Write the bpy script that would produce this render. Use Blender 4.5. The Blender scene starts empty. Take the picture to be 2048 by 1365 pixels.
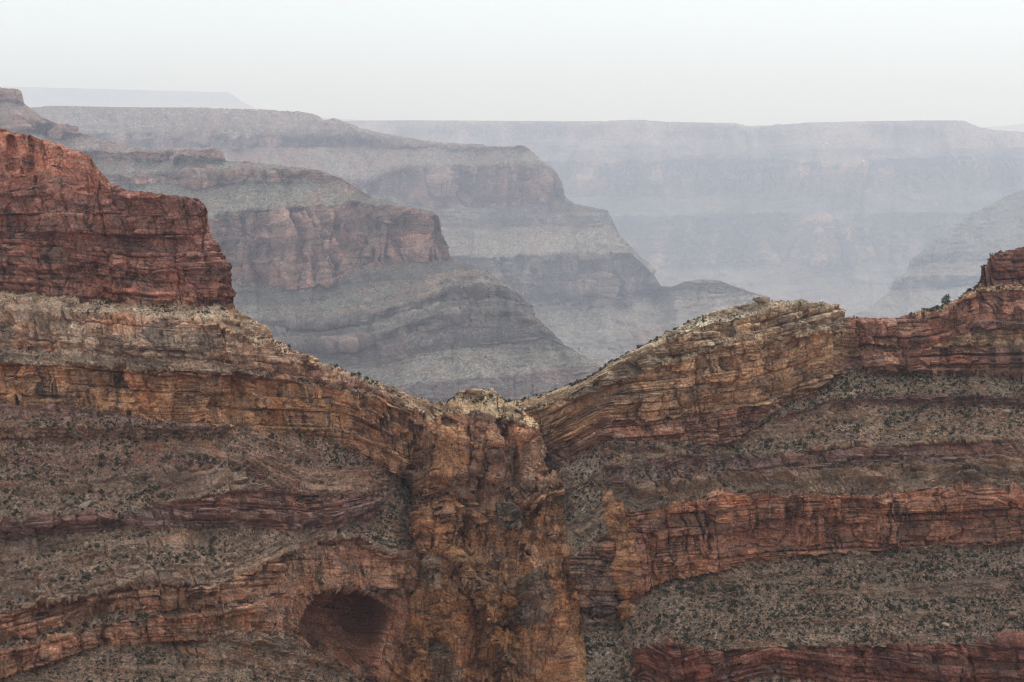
import bpy, math, numpy as np
from mathutils import Vector
R = math.radians
scene = bpy.context.scene
col = scene.collection

# ------------------------------------------------------------------ camera
F = 2813.0                      # focal length in photograph pixels
HZ = 232.0                      # row of the true horizon
PITCH = math.atan((682.5 - HZ) / F)
cam_d = bpy.data.cameras.new('camera'); cam = bpy.data.objects.new('camera', cam_d); col.objects.link(cam)
cam_d.sensor_width = 36.0; cam_d.lens = 36.0 * F / 2048.0
cam_d.clip_start = 0.5; cam_d.clip_end = 150000.0
cam.location = (0, 0, 0); cam.rotation_euler = (math.pi / 2 - PITCH, 0, 0)
scene.camera = cam
# ------------------------------------------------------------------ sky and sun (overcast)
SUN_EL, SUN_AZ = R(58), R(25)   # azimuth from +Y towards +X
w = bpy.data.worlds.new('World'); scene.world = w; w.use_nodes = True
nt = w.node_tree; nt.nodes.clear()
sky = nt.nodes.new('ShaderNodeTexSky'); sky.sky_type = 'NISHITA'; sky.sun_disc = False
sky.sun_elevation = SUN_EL; sky.sun_rotation = SUN_AZ; sky.air_density = 1.0; sky.dust_density = 3.0
geo = nt.nodes.new('ShaderNodeTexCoord')
cn = nt.nodes.new('ShaderNodeTexNoise'); cn.inputs['Scale'].default_value = 2.2; cn.inputs['Detail'].default_value = 3
nt.links.new(geo.outputs['Generated'], cn.inputs['Vector'])
cr = nt.nodes.new('ShaderNodeValToRGB')
cr.color_ramp.elements[0].position = 0.25; cr.color_ramp.elements[0].color = (7.7, 8.33, 8.73, 1)
cr.color_ramp.elements[1].position = 0.75; cr.color_ramp.elements[1].color = (8.44, 9.08, 9.38, 1)
nt.links.new(cn.outputs['Fac'], cr.inputs['Fac'])
mx = nt.nodes.new('ShaderNodeMix'); mx.data_type = 'RGBA'; mx.inputs['Factor'].default_value = 0.86
nt.links.new(sky.outputs[0], mx.inputs['A']); nt.links.new(cr.outputs[0], mx.inputs['B'])
bg = nt.nodes.new('ShaderNodeBackground'); bg.inputs['Strength'].default_value = 0.135
nt.links.new(mx.outputs['Result'], bg.inputs['Color'])
wo = nt.nodes.new('ShaderNodeOutputWorld'); nt.links.new(bg.outputs[0], wo.inputs['Surface'])
sun_d = bpy.data.lights.new('sun', 'SUN'); sun_d.energy = 1.5; sun_d.angle = R(16); sun_d.color = (1, 0.98, 0.96)
sun = bpy.data.objects.new('sun', sun_d); col.objects.link(sun)
sd = Vector((math.sin(SUN_AZ) * math.cos(SUN_EL), math.cos(SUN_AZ) * math.cos(SUN_EL), math.sin(SUN_EL)))
sun.rotation_euler = (-sd).to_track_quat('-Z', 'Y').to_euler()
vs = scene.view_settings; vs.view_transform = 'Standard'; vs.look = 'None'; vs.gamma = 1; vs.use_curve_mapping = False
vs.exposure = 0.0
scene.cycles.volume_bounces = 2; scene.cycles.max_bounces = 6; scene.cycles.diffuse_bounces = 3
scene.cycles.use_denoising = True; scene.cycles.pixel_filter_type = 'BLACKMAN_HARRIS'; scene.cycles.filter_width = 1.15

# ------------------------------------------------------------------ noise
def hsh(ix, iy, seed):
    with np.errstate(over='ignore'):
        h = ix.astype(np.int64).astype(np.uint32) * np.uint32(374761393) + iy.astype(np.int64).astype(np.uint32) * np.uint32(668265263) + np.uint32((seed * 2246822519) & 0xffffffff)
        h = (h ^ (h >> np.uint32(13))) * np.uint32(1274126177)
        h = (h ^ (h >> np.uint32(15))) * np.uint32(2246822519)
        h ^= h >> np.uint32(16)
    return (h.astype(np.float32) / np.float32(4294967296.0))
def noise2(x, y, seed):
    xi = np.floor(x); yi = np.floor(y); fx = (x - xi).astype(np.float32); fy = (y - yi).astype(np.float32)
    ux = fx * fx * fx * (fx * (fx * 6 - 15) + 10); uy = fy * fy * fy * (fy * (fy * 6 - 15) + 10)
    a = hsh(xi, yi, seed); b = hsh(xi + 1, yi, seed); c = hsh(xi, yi + 1, seed); d = hsh(xi + 1, yi + 1, seed)
    return ((a + (b - a) * ux) * (1 - uy) + (c + (d - c) * ux) * uy) * 2 - 1
def fbm(x, y, seed, o=3, gain=0.5):
    t = 0; a = 1.0; n = 0
    for i in range(o):
        k = 2.03 ** i
        t = t + a * noise2(x * k + 17.3 * i, y * k - 9.1 * i, seed + i * 31); n += a; a *= gain
    return t / n
def sstep(a, b, v):
    t = np.clip((v - a) / (b - a), 0, 1); return t * t * (3 - 2 * t)
def poly(pts, x):
    p = np.array(pts, float); return np.interp(x, p[:, 0], p[:, 1])
def smooth1(a, k):
    if k < 1: return a
    p = np.concatenate([np.full(k, a[0]), a, np.full(k, a[-1])]); g = np.hanning(2 * k + 1); g /= g.sum()
    return np.convolve(p, g, 'valid')
def inside(poly_pts, x, y, soft):
    """soft polygon mask, 1 inside and 0 outside with a ramp of soft pixels inside the edge"""
    p = np.array(poly_pts, float); n = len(p)
    ins = np.zeros(x.shape, bool); d2 = np.full(x.shape, 1e12)
    for i in range(n):
        ax, ay = p[i]; bx, by = p[(i + 1) % n]
        if ay != by:
            c = ((ay > y) != (by > y)) & (x < (bx - ax) * (y - ay) / (by - ay) + ax); ins ^= c
        ex, ey = bx - ax, by - ay
        t = np.clip(((x - ax) * ex + (y - ay) * ey) / max(ex * ex + ey * ey, 1e-9), 0, 1)
        d2 = np.minimum(d2, (x - ax - t * ex) ** 2 + (y - ay - t * ey) ** 2)
    return np.where(ins, np.clip(np.sqrt(d2) / soft, 0, 1), 0.0)
def facets(x, y, seed):
    """angular faces: jittered cells, each a tilted plane with its own offset"""
    xi = np.floor(x); yi = np.floor(y); bd = np.full(x.shape, 1e9, np.float32); out = np.zeros(x.shape, np.float32)
    for dx in (-1, 0, 1):
        for dy in (-1, 0, 1):
            cx = xi + dx; cy = yi + dy
            px = (x - cx - hsh(cx, cy, seed)).astype(np.float32); py = (y - cy - hsh(cx, cy, seed + 1)).astype(np.float32)
            d = np.abs(px) * 1.1 + np.abs(py) + .35 * np.sqrt(px * px + py * py); m = d < bd
            v = (hsh(cx, cy, seed + 2) - .5) * 1.3 + px * (hsh(cx, cy, seed + 3) - .5) * 2.0 + py * (hsh(cx, cy, seed + 4) - .35) * 1.4
            out = np.where(m, v, out); bd = np.where(m, d, bd)
    return out
_bt = {}
def beds(b, mean, seed):
    key = (round(mean, 4), seed)
    if key not in _bt:
        rs = np.random.RandomState(seed); th = mean * np.exp(rs.normal(0, 0.55, 1600)); e = np.cumsum(th); e -= e[800]; _bt[key] = e
    e = _bt[key]; i = np.clip(np.searchsorted(e, b) - 1, 0, len(e) - 2)
    th = (e[i + 1] - e[i]); return i, np.clip((b - e[i]) / th, 0, 1), th

cp, sp = math.cos(PITCH), math.sin(PITCH)
def ray(x, y):
    u = (x - 1024.0) / F; v = (682.5 - y) / F
    dy = cp + v * sp
    return u / dy, (sp - v * cp) / dy            # X per depth, descent per depth
def sdrop(y):
    v = (682.5 - y) / F; return (sp - v * cp) / (cp + v * sp)

# ------------------------------------------------------------------ rock material
def mat_new(name):
    m = bpy.data.materials.new(name); m.use_nodes = True; t = m.node_tree; t.nodes.clear(); return m, t
class NB:
    def __init__(s, t): s.t = t
    def n(s, ty, **kw):
        o = s.t.nodes.new(ty)
        for k, v in kw.items(): setattr(o, k, v)
        return o
    def l(s, a, b): s.t.links.new(a, b)
    def attr(s, name): return s.n('ShaderNodeAttribute', attribute_name=name)
    def scale(s, vec, sc):
        o = s.n('ShaderNodeVectorMath', operation='MULTIPLY'); s.l(vec, o.inputs[0]); o.inputs[1].default_value = sc; return o.outputs[0]
    def noise(s, vec, sc, det=5, rough=0.6, dist=0.0):
        o = s.n('ShaderNodeTexNoise'); s.l(vec, o.inputs['Vector']); o.inputs['Scale'].default_value = sc
        o.inputs['Detail'].default_value = det; o.inputs['Roughness'].default_value = rough; o.inputs['Distortion'].default_value = dist
        return o.outputs['Fac']
    def voro(s, vec, sc):
        o = s.n('ShaderNodeTexVoronoi'); s.l(vec, o.inputs['Vector']); o.inputs['Scale'].default_value = sc; return o
    def rng(s, v, a, b, c=0.0, d=1.0):
        o = s.n('ShaderNodeMapRange'); s.l(v, o.inputs[0])
        for i, q in enumerate((a, b, c, d)): o.inputs[i + 1].default_value = q
        return o.outputs[0]
    def math(s, op, a, b):
        o = s.n('ShaderNodeMath', operation=op)
        for i, q in enumerate((a, b)):
            if isinstance(q, (int, float)): o.inputs[i].default_value = q
            else: s.l(q, o.inputs[i])
        return o.outputs[0]
    def mix(s, f, a, b, mode='MIX'):
        o = s.n('ShaderNodeMix', data_type='RGBA', blend_type=mode)
        for sock, q in ((o.inputs['Factor'], f), (o.inputs['A'], a), (o.inputs['B'], b)):
            if isinstance(q, (int, float)): sock.default_value = q
            elif isinstance(q, tuple): sock.default_value = (*q, 1)
            else: s.l(q, sock)
        return o.outputs['Result']
    def grey(s, v):
        o = s.n('ShaderNodeCombineColor')
        for i in range(3): s.l(v, o.inputs[i])
        return o.outputs[0]

def rock_material():
    m, t = mat_new('layered_rock'); b = NB(t)
    rock = b.attr('rock').outputs['Color']; q = b.attr('q').outputs['Vector']; st = b.attr('st').outputs['Vector']
    tal = b.attr('talus').outputs['Fac']; var = b.attr('varnish').outputs['Fac']
    # bare cliff
    c = b.mix(1.0, rock, b.grey(b.rng(b.noise(q, 0.11, 6), 0.3, 0.7, 0.6, 1.35)), 'MULTIPLY')
    c = b.mix(1.0, c, b.grey(b.rng(b.noise(b.scale(st, (0.16, 1.2, 0)), 1.0, 6, .65), 0.3, 0.7, 0.74, 1.26)), 'MULTIPLY')
    op = b.math('MULTIPLY', b.rng(b.noise(b.scale(st, (0.07, 0.11, 7)), 1.0, 6, 0.65), 0.52, 0.64), 0.55)
    c = b.mix(op, c, b.mix(1.0, rock, (1.25, .85, .62), 'MULTIPLY'))
    gp = b.math('MULTIPLY', b.rng(b.noise(b.scale(st, (0.11, 0.17, 0)), 1.0, 6, 0.65), 0.5, 0.66), 0.6)
    c = b.mix(gp, c, (0.19, 0.15, 0.125))
    stq = b.rng(b.noise(b.scale(st, (0.55, 0.06, 0)), 1.0, 7, 0.66, 0.4), 0.49, 0.57)
    st2 = b.rng(b.noise(b.scale(st, (0.09, 0.13, 0)), 1.0, 5, 0.6), 0.42, 0.6)
    c = b.mix(b.math('MULTIPLY', b.math('MULTIPLY', stq, st2), var), c, (0.036, 0.028, 0.025))
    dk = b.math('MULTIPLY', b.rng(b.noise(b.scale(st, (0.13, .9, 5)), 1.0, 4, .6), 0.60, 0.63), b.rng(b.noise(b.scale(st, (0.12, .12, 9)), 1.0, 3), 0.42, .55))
    c = b.mix(b.math('MULTIPLY', dk, .75), c, (0.06, 0.046, 0.042))  # thin near-black lines along the beds, painted in for crack and ledge shadows
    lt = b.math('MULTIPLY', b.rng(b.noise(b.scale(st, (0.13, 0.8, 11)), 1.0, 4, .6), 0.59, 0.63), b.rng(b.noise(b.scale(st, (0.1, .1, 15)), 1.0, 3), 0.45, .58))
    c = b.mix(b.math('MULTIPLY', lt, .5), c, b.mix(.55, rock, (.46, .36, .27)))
    vb = b.math('MULTIPLY', b.math('MULTIPLY', b.rng(b.noise(b.scale(st, (0.3, 0.34, 21)), 1.0, 7, .7, .3), 0.56, 0.6), b.rng(b.noise(b.scale(st, (.05, .07, 24)), 1.0, 3), .45, .6)), var)
    c = b.mix(b.math('MULTIPLY', vb, .8), c, (0.05, 0.04, 0.035))
    pl = b.math('MULTIPLY', b.rng(b.noise(b.scale(st, (0.7, 0.07, 3)), 1.3, 4), 0.6, 0.75), 0.35)
    c = b.mix(pl, c, (0.42, 0.31, 0.22))
    c = b.mix(1.0, c, b.grey(b.rng(b.noise(q, 1.4, 8, 0.75), 0.3, 0.7, 0.5, 1.5)), 'MULTIPLY')
    v3 = b.voro(q, 2.4); sepc = b.n('ShaderNodeSeparateColor'); b.l(v3.outputs['Color'], sepc.inputs[0]); grit = b.grey(b.rng(sepc.outputs[0], 0, 1, 0.66, 1.34))
    c = b.mix(.8, c, grit, 'MULTIPLY')
    # loose slope
    v1 = b.voro(q, 0.75); v2 = b.voro(q, 1.5)
    sepa = b.n('ShaderNodeSeparateColor'); b.l(v1.outputs['Color'], sepa.inputs[0])
    sepb = b.n('ShaderNodeSeparateColor'); b.l(v2.outputs['Color'], sepb.inputs[0])
    s = b.mix(1.0, rock, b.grey(b.rng(sepb.outputs[0], 0, 1, 0.55, 1.42)), 'MULTIPLY')
    s = b.mix(1.0, s, b.grey(b.rng(b.noise(q, 0.5, 8, 0.75), 0.3, 0.7, 0.7, 1.3)), 'MULTIPLY')
    s = b.mix(b.math('MULTIPLY', b.rng(b.noise(q, 0.06, 5, 0.65), 0.48, 0.66), 0.65), s, (0.25, 0.13, 0.09))
    fan = b.math('MULTIPLY', b.rng(b.noise(b.scale(st, (0.16, 0.03, 31)), 1.0, 6, .68, .5), 0.52, 0.66), .45)
    s = b.mix(fan, s, b.mix(.5, rock, (.36, .28, .2)))
    fan2 = b.math('MULTIPLY', b.rng(b.noise(b.scale(st, (0.1, 0.03, 37)), 1.0, 6, .68, .5), 0.54, 0.66), .5)
    s = b.mix(fan2, s, (.20, .085, .055))
    lg = b.math('MULTIPLY', b.rng(b.noise(b.scale(st, (0.05, 1.3, 41)), 1.0, 5, .65), 0.58, 0.64), b.rng(b.noise(b.scale(st, (.04, .1, 43)), 1.0, 4), .48, .6))
    s = b.mix(b.math('MULTIPLY', lg, .6), s, (.11, .085, .075))
    stone = b.math('MULTIPLY', b.rng(sepb.outputs[1], 0.7, 0.72), b.rng(v2.outputs['Distance'], 0.42, 0.3))
    s = b.mix(b.math('MULTIPLY', stone, 0.8), s, (0.36, 0.31, 0.26))
    tuft = b.math('MULTIPLY', b.rng(sepa.outputs[2], 0.62, 0.66), b.rng(v1.outputs['Distance'], 0.6, 0.35))
    tuft = b.math('MULTIPLY', tuft, b.rng(b.noise(q, 0.13, 4), 0.38, 0.6))
    s = b.mix(b.math('MULTIPLY', tuft, 0.7), s, (0.066, 0.07, 0.042))
    s = b.mix(.9, s, grit, 'MULTIPLY')
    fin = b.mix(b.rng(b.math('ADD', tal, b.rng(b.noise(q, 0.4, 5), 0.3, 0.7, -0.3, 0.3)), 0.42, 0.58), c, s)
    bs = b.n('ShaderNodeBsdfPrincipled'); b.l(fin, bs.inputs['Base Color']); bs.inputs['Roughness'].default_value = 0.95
    bs.inputs['Specular IOR Level'].default_value = 0.15
    bp = b.n('ShaderNodeBump'); bp.inputs['Strength'].default_value = 1.0; bp.inputs['Distance'].default_value = 0.8
    b.l(b.math('ADD', b.noise(q, 0.9, 9, 0.68), b.math('MULTIPLY', v1.outputs['Distance'], .35)), bp.inputs['Height']); b.l(bp.outputs[0], bs.inputs['Normal'])
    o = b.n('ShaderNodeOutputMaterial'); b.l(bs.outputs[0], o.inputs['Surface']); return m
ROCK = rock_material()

def simple_mat(name, c0, c1, sc, rough=0.95):
    m, t = mat_new(name); b = NB(t)
    tc = b.n('ShaderNodeTexCoord'); oi = b.n('ShaderNodeObjectInfo')
    c = b.mix(b.rng(b.noise(tc.outputs['Object'], sc, 5), 0.3, 0.7), c0, c1)
    c = b.mix(1.0, c, b.grey(b.rng(oi.outputs['Random'], 0, 1, 0.75, 1.25)), 'MULTIPLY')
    bs = b.n('ShaderNodeBsdfPrincipled'); b.l(c, bs.inputs['Base Color']); bs.inputs['Roughness'].default_value = rough
    bs.inputs['Specular IOR Level'].default_value = 0.15
    o = b.n('ShaderNodeOutputMaterial'); b.l(bs.outputs[0], o.inputs['Surface']); return m

# ------------------------------------------------------------------ mesh helpers
def mesh_from(name, V, Fq, mats, attrs=None, smooth=False):
    me = bpy.data.meshes.new(name); k = Fq.shape[1]
    me.vertices.add(len(V)); me.vertices.foreach_set('co', np.ascontiguousarray(V, np.float32).ravel())
    me.loops.add(Fq.size); me.loops.foreach_set('vertex_index', np.ascontiguousarray(Fq, np.int32).ravel())
    me.polygons.add(len(Fq)); me.polygons.foreach_set('loop_start', np.arange(0, Fq.size, k, dtype=np.int32))
    try: me.polygons.foreach_set('loop_total', np.full(len(Fq), k, np.int32))
    except Exception: pass
    me.update(calc_edges=True)
    if smooth: me.polygons.foreach_set('use_smooth', np.ones(len(Fq), bool))
    for an, (ty, arr) in (attrs or {}).items():
        a = me.attributes.new(an, ty, 'POINT')
        a.data.foreach_set({'FLOAT': 'value', 'FLOAT_VECTOR': 'vector', 'FLOAT_COLOR': 'color'}[ty], np.ascontiguousarray(arr, np.float32).ravel())
    for mm in mats: me.materials.append(mm)
    me.validate(); return me
def link(name, me, parent=None):
    o = bpy.data.objects.new(name, me); col.objects.link(o)
    if parent: o.parent = parent
    return o
def tag(o, label, cat, group=None, kind=None):
    o['label'] = label; o['category'] = cat
    if group: o['group'] = group
    if kind: o['kind'] = kind
    return o

# ------------------------------------------------------------------ terrain sheets
def band(line, tan, cl, c0, c1, bed=1.6, relief=1.0, varn=0.6, ledge=0.0, ref=None, blk=1.0):
    return dict(ref=ref, blk=blk, line=line, tan=tan, cl=cl, c0=c0, c1=c1, bed=bed, relief=relief, varn=varn, ledge=ledge)
def eval_bands(bl, X, Y, rim, D, seed, jit, scale):
    """band properties at each vertex; bl runs from the rim downwards, each with its lower boundary line"""
    n = len(bl); xs = X[0]
    bd = []; refs = []
    prev = rim.copy()
    for i, q in enumerate(bl):
        y = poly(q['line'], xs)
        jj = jit * (1.5 if (i + 1 < n and q['cl'] > .5 and bl[i + 1]['cl'] < .5) else 1.0)
        wv = jj * (fbm(xs / 60.0, np.full_like(xs, i * 7.7), seed + 50 + i, 5, 0.62) + 0.5 * np.abs(fbm(xs / 16.0, np.full_like(xs, i * 3.1), seed + 150 + i, 3, 0.6)))
        bx = xs / (9.0 + 5 * (i % 3)) + 0.8 * noise2(xs / 30.0, xs * 0 + i, seed + 250 + i); wv = 0.55 * wv + 0.75 * jj * (hsh(np.floor(bx), np.floor(bx) * 0 + i, seed + 260) - .5) + .35 * jj * (hsh(np.floor(bx * 3.1), np.floor(bx) * 0 + i, seed + 261) - .5)
        sm = smooth1(y, 6)
        y = np.maximum(np.where(np.abs(sm - y) > 8, y, sm) + wv, prev); bd.append(y); prev = y
        rf = smooth1(poly(q['ref'], xs) if q['ref'] else poly(q['line'], xs), int(40 / (xs[1] - xs[0]))); refs.append(rf)
    bd = np.array(bd)                                   # lower boundaries
    k = np.zeros(X.shape, int)
    for i in range(n - 1): k += (Y > bd[i][None, :])
    out = {}
    for key in ('tan', 'cl', 'bed', 'relief', 'varn', 'ledge', 'blk'):
        out[key] = np.array([q[key] for q in bl], np.float64)[k]
    out['c0'] = np.array([q['c0'] for q in bl])[k]; out['c1'] = np.array([q['c1'] for q in bl])[k]
    low = np.take_along_axis(np.array(refs), k.reshape(-1, X.shape[1]), 0)
    out['k'] = k; out['low'] = low
    return out

def sheet(name, rim_pts, dep_pts, bl, x0, x1, nx, yb, ny, scale, seed, jit=5.0, back=((8, .5), (40, .5), (150, .6)),
          flute=None, extra=None, rim_jit=2.0, power=1.0, dmul=1.0, edge_fade=.25):
    xs = np.linspace(x0, x1, nx); t = np.linspace(0, 1, ny)[:, None] ** power
    rim = poly(rim_pts, xs) + rim_jit * fbm(xs / 9.0, xs * 0, seed + 1, 4, 0.6)
    hw = int(30 / (xs[1] - xs[0])); env = np.min(np.lib.stride_tricks.sliding_window_view(np.pad(rim, hw, mode='edge'), 2 * hw + 1), 1); env = np.minimum(smooth1(env, hw), rim)
    X = np.repeat(xs[None, :], ny, 0); Y = env[None, :] + (np.maximum(yb, rim + 60) - env)[None, :] * t
    r0 = np.argmax(Y > rim[None, :], axis=0); Y = np.maximum(Y, rim[None, :])
    D0 = smooth1(poly(dep_pts, xs), int(45 / (xs[1] - xs[0])))
    lists = bl if isinstance(bl, dict) else {'all': bl}
    # depth: from the rim downwards on a regular grid of rows, following the slope of each band
    rim_s = poly(rim_pts, xs); yg = np.linspace(rim_s.min() - 4, max(yb, rim_s.max() + 70) + 4, 700)
    Xg, Yg = np.meshgrid(xs, yg)
    def cot_of(bl_): return 1.0 / eval_bands(bl_, Xg, Yg, rim_s, D0, seed, 0.0, scale)['tan']
    if 'all' in lists:
        P = eval_bands(lists['all'], X, Y, rim, D0, seed, jit, scale); cot = cot_of(lists['all'])
    else:
        A = eval_bands(lists['L'], X, Y, rim, D0, seed, jit, scale); B = eval_bands(lists['R'], X, Y, rim, D0, seed + 9, jit, scale)
        wR = sstep(860, 1040, Xg); cot = (1 - wR) * cot_of(lists['L']) + wR * cot_of(lists['R'])
        sel = X > 930
        P = {k2: (np.where(sel[..., None], B[k2], A[k2]) if A[k2].ndim == 3 else np.where(sel, B[k2], A[k2])) for k2 in A}
    Sg = sdrop(yg)[:, None] + Xg * 0; tg = 1.0 / cot
    ds = np.diff(Sg, axis=0) * (Yg[1:] > rim_s[None, :]); tm = 0.5 * (tg[1:] + tg[:-1]); sm = 0.5 * (Sg[1:] + Sg[:-1])
    lnG = np.vstack([np.zeros((1, nx)), np.cumsum(-ds / (sm + tm), 0)]) + np.log(D0)[None, :]
    kw = max(int(9 / (xs[1] - xs[0])), 1); gw = np.hanning(2 * kw + 3)[1:-1]; gw /= gw.sum()
    pg = np.pad(lnG, ((0, 0), (kw, kw)), mode='edge'); lnG = sum(gw[i] * pg[:, i:i + nx] for i in range(2 * kw + 1))
    fy = np.clip((Y - yg[0]) / (yg[1] - yg[0]), 0, len(yg) - 1.001); iy = fy.astype(int); fy = fy - iy; ci_ = np.arange(nx)[None, :].repeat(ny, 0)
    D = np.exp(lnG[iy, ci_] * (1 - fy) + lnG[iy + 1, ci_] * fy)
    if extra: D, P = extra(X, Y, D, P, rim, D0)
    if flute:
        amp, wl, wy = flute
        wgt = sstep(0, 40, Y - rim[None, :])
        wx = X + 0.35 * wl * fbm(X / (wl * 1.4), Y / (wy * .5), seed + 70, 2)
        fl = fbm(wx / wl, Y / wy, seed + 77, 4, 0.55)
        rdg = 1 - 2 * np.abs(fbm(wx / (wl * .6), Y / (wy * 1.5), seed + 78, 3, 0.5))
        wc = 0.3 + 0.7 * P['cl']
        for _ in range(12): wc[1:-1] = (wc[:-2] + wc[1:-1] + wc[2:]) / 3
        D = D + amp * wgt * wc * (fl + 0.5 * rdg)
    rx, rz = ray(X, Y)
    pos = np.stack([rx * D, D, -rz * D], -1)
    # stratigraphic coordinates in metres
    s = pos[..., 0] + 0.6 * pos[..., 1]
    b = (P['low'] - Y) * (D / F) + ((P['k'] * 37.7) % 97.0 - 48.0) * scale
    b = b + 0.35 * scale * fbm(s / (22 * scale), b / (30 * scale), seed + 3, 2)
    # normals of the base surface
    du = np.gradient(pos, axis=1); dv = np.gradient(pos, axis=0)
    N = np.cross(du, dv); N /= (np.linalg.norm(N, axis=-1, keepdims=True) + 1e-9)
    if (N[..., 1] > 0).mean() > 0.5: N = -N
    cl = P['cl']; sc = scale
    idx = np.zeros(X.shape, int); fr = np.zeros(X.shape); th = np.ones(X.shape)
    for mean in np.unique(P['bed']):
        mk = P['bed'] == mean
        i_, f_, t_ = beds(b[mk], mean * sc, seed + int(mean * 10)); idx[mk] = i_; fr[mk] = f_; th[mk] = t_
    rb = hsh(idx, idx * 0, seed + 5) * 2 - 1
    wd = th * (1.1 + 3.2 * hsh(idx, idx * 0 + 3, seed + 6))
    cf = s / wd + 100 * hsh(idx, idx * 0 + 4, seed + 7) + 0.3 * noise2(s / (3 * sc), b / (3 * sc), seed + 8)
    cell = np.floor(cf); cf = cf - cell
    rk = hsh(cell, idx, seed + 11) * 2 - 1
    gb = np.exp(-((np.minimum(fr, 1 - fr) * th) / (0.28 * sc)) ** 2) * (hsh(idx, idx * 0 + 9, seed) > .3) * sstep(-.45, .15, noise2(s / (14 * sc), idx * 1.7, seed + 17))
    gj = np.exp(-((np.minimum(cf, 1 - cf) * wd) / (0.22 * sc)) ** 2) * (hsh(cell, idx + 91, seed) > .35)
    lim = np.minimum(th, 2.6 * sc)
    tx = (hsh(cell, idx + 31, seed + 61) - .5) * np.clip(cf - .5, -.5, .5) * np.minimum(wd, 5 * sc) * 0.5; ty = (hsh(cell, idx + 32, seed + 62) - .35) * (fr - .5) * lim * 0.7
    blocky = 0.46 * rb * lim + 0.50 * rk * lim + tx + ty - 1.0 * sc * gb - 0.8 * sc * gj
    i2 = np.zeros(X.shape, int); f2 = np.zeros(X.shape); th2 = np.ones(X.shape)
    for mean in np.unique(P['bed']):
        mk = P['bed'] == mean; m2 = max(mean * .38, .5)
        i_, f_, t_ = beds(b[mk] + 3.3, m2 * sc, seed + 500 + int(mean * 10)); i2[mk] = i_; f2[mk] = f_; th2[mk] = t_
    w2 = th2 * (0.9 + 2.2 * hsh(i2, i2 * 0 + 3, seed + 66)); c2 = s / w2 + 90 * hsh(i2, i2 * 0 + 4, seed + 67); ce2 = np.floor(c2); c2 = c2 - ce2
    r2a = hsh(ce2, i2, seed + 68) * 2 - 1; on2 = sstep(-.35, .25, noise2(s / (7 * sc), b / (4 * sc), seed + 69))
    blocky = blocky + on2 * (0.45 * r2a * np.minimum(th2, 1.2 * sc) + (hsh(ce2, i2 + 5, seed + 70) - .5) * (c2 - .5) * np.minimum(w2, 2 * sc) * .5
        - .35 * sc * np.exp(-((np.minimum(f2, 1 - f2) * th2) / (.2 * sc)) ** 2))
    n1 = fbm(s / (30 * sc), b / (70 * sc), seed + 20, 3); n2 = fbm(s / (8 * sc), b / (11 * sc), seed + 24, 3, .55)
    n3 = fbm(s / (1.7 * sc), b / (1.5 * sc), seed + 28, 3, .6)
    # vertical joints: columns of random width that stand proud or back, with open cracks between some of them
    kk = P['k'].astype(float); sj = s + 1.1 * sc * fbm(s / (9 * sc), b / (5 * sc), seed + 81, 3)
    jt = np.zeros(X.shape)
    for wj, aj, sj_ in ((13.0, 1.5, 82), (5.2, .75, 83)):
        ce = sj / (wj * sc) + kk * 3.7 + 0.35 * noise2(sj / (wj * 1.3 * sc), kk * 5, seed + sj_); ci = np.floor(ce); cfj = ce - ci
        h1_ = hsh(ci, kk, seed + sj_ + 10); op = (hsh(ci, kk + 7, seed + sj_ + 20) > .45) * (0.35 + 0.65 * sstep(-.3, .4, noise2(s / (6 * sc), b / (4 * sc), seed + sj_ + 30)))
        edge = np.minimum(cfj, 1 - cfj) * wj * sc
        jt += aj * sc * ((h1_ * 2 - 1) * sstep(0, .3 * sc, edge) - 1.2 * op * np.exp(-(edge / (.33 * sc)) ** 2))
    rg = 1 - 2 * np.abs(fbm(s / (11 * sc), b / (26 * sc), seed + 90, 3, .55)); rg2 = 1 - 2 * np.abs(fbm(s / (3.2 * sc), b / (4.2 * sc), seed + 93, 3, .6))
    bw = P['blk']
    wq = 1.2 * sc * fbm(s / (6 * sc), b / (6 * sc), seed + 101, 3)
    fA = facets((s + wq) / (7.5 * sc), (b + wq) / (10.0 * sc), seed + 103); fB = facets((s + wq * .5) / (2.6 * sc), (b - wq * .5) / (2.4 * sc), seed + 107)
    cliffd = P['relief'] * (bw * blocky + 0.25 * sc * n2 + (1.9 - 1.1 * bw) * sc * fA + (.95 - .45 * bw) * sc * fB + 0.35 * sc * n3 + (0.4 + 0.6 * bw) * jt) + 2.2 * sc * n1 + 1.2 * sc * rg
    yy = pos[..., 1] - 0.5 * pos[..., 2]
    t1 = fbm(pos[..., 0] / (24 * sc), yy / (34 * sc), seed + 33, 3); t2 = fbm(pos[..., 0] / (4.5 * sc), yy / (4.5 * sc), seed + 36, 3)
    t3 = fbm(pos[..., 0] / (1.1 * sc), yy / (1.1 * sc), seed + 39, 2, .7)
    lm = sstep(-0.12, 0.22, fbm(s / (34 * sc), b / (3.2 * sc), seed + 44, 4, .6) + 0.9 * (P['ledge'] - 0.5))
    ledged = (2.1 if sc < 2 else .8) * P['ledge'] * lm * (np.maximum(blocky, -0.6 * sc) + 0.5 * sc + .3 * jt)
    talusd = 1.1 * sc * t1 + 0.55 * sc * t2 + 0.3 * sc * t3 + ledged
    disp = np.where(cl > .5, cliffd, talusd)
    # soften the step between cliff and slope a little along the column
    disp = disp * dmul * (edge_fade + (1 - edge_fade) * sstep(0, 9, Y - rim[None, :]))
    pos = pos + N * disp[..., None]
    gi = np.maximum(np.arange(ny)[:, None], r0[None, :]); pos = pos[gi, np.arange(nx)[None, :]]
    talus = np.where(cl > .5, 0.0, 1.0 - 0.85 * np.clip(P['ledge'] * lm * 1.6, 0, 1) * (np.maximum(rb, rk) > -0.3))
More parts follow.
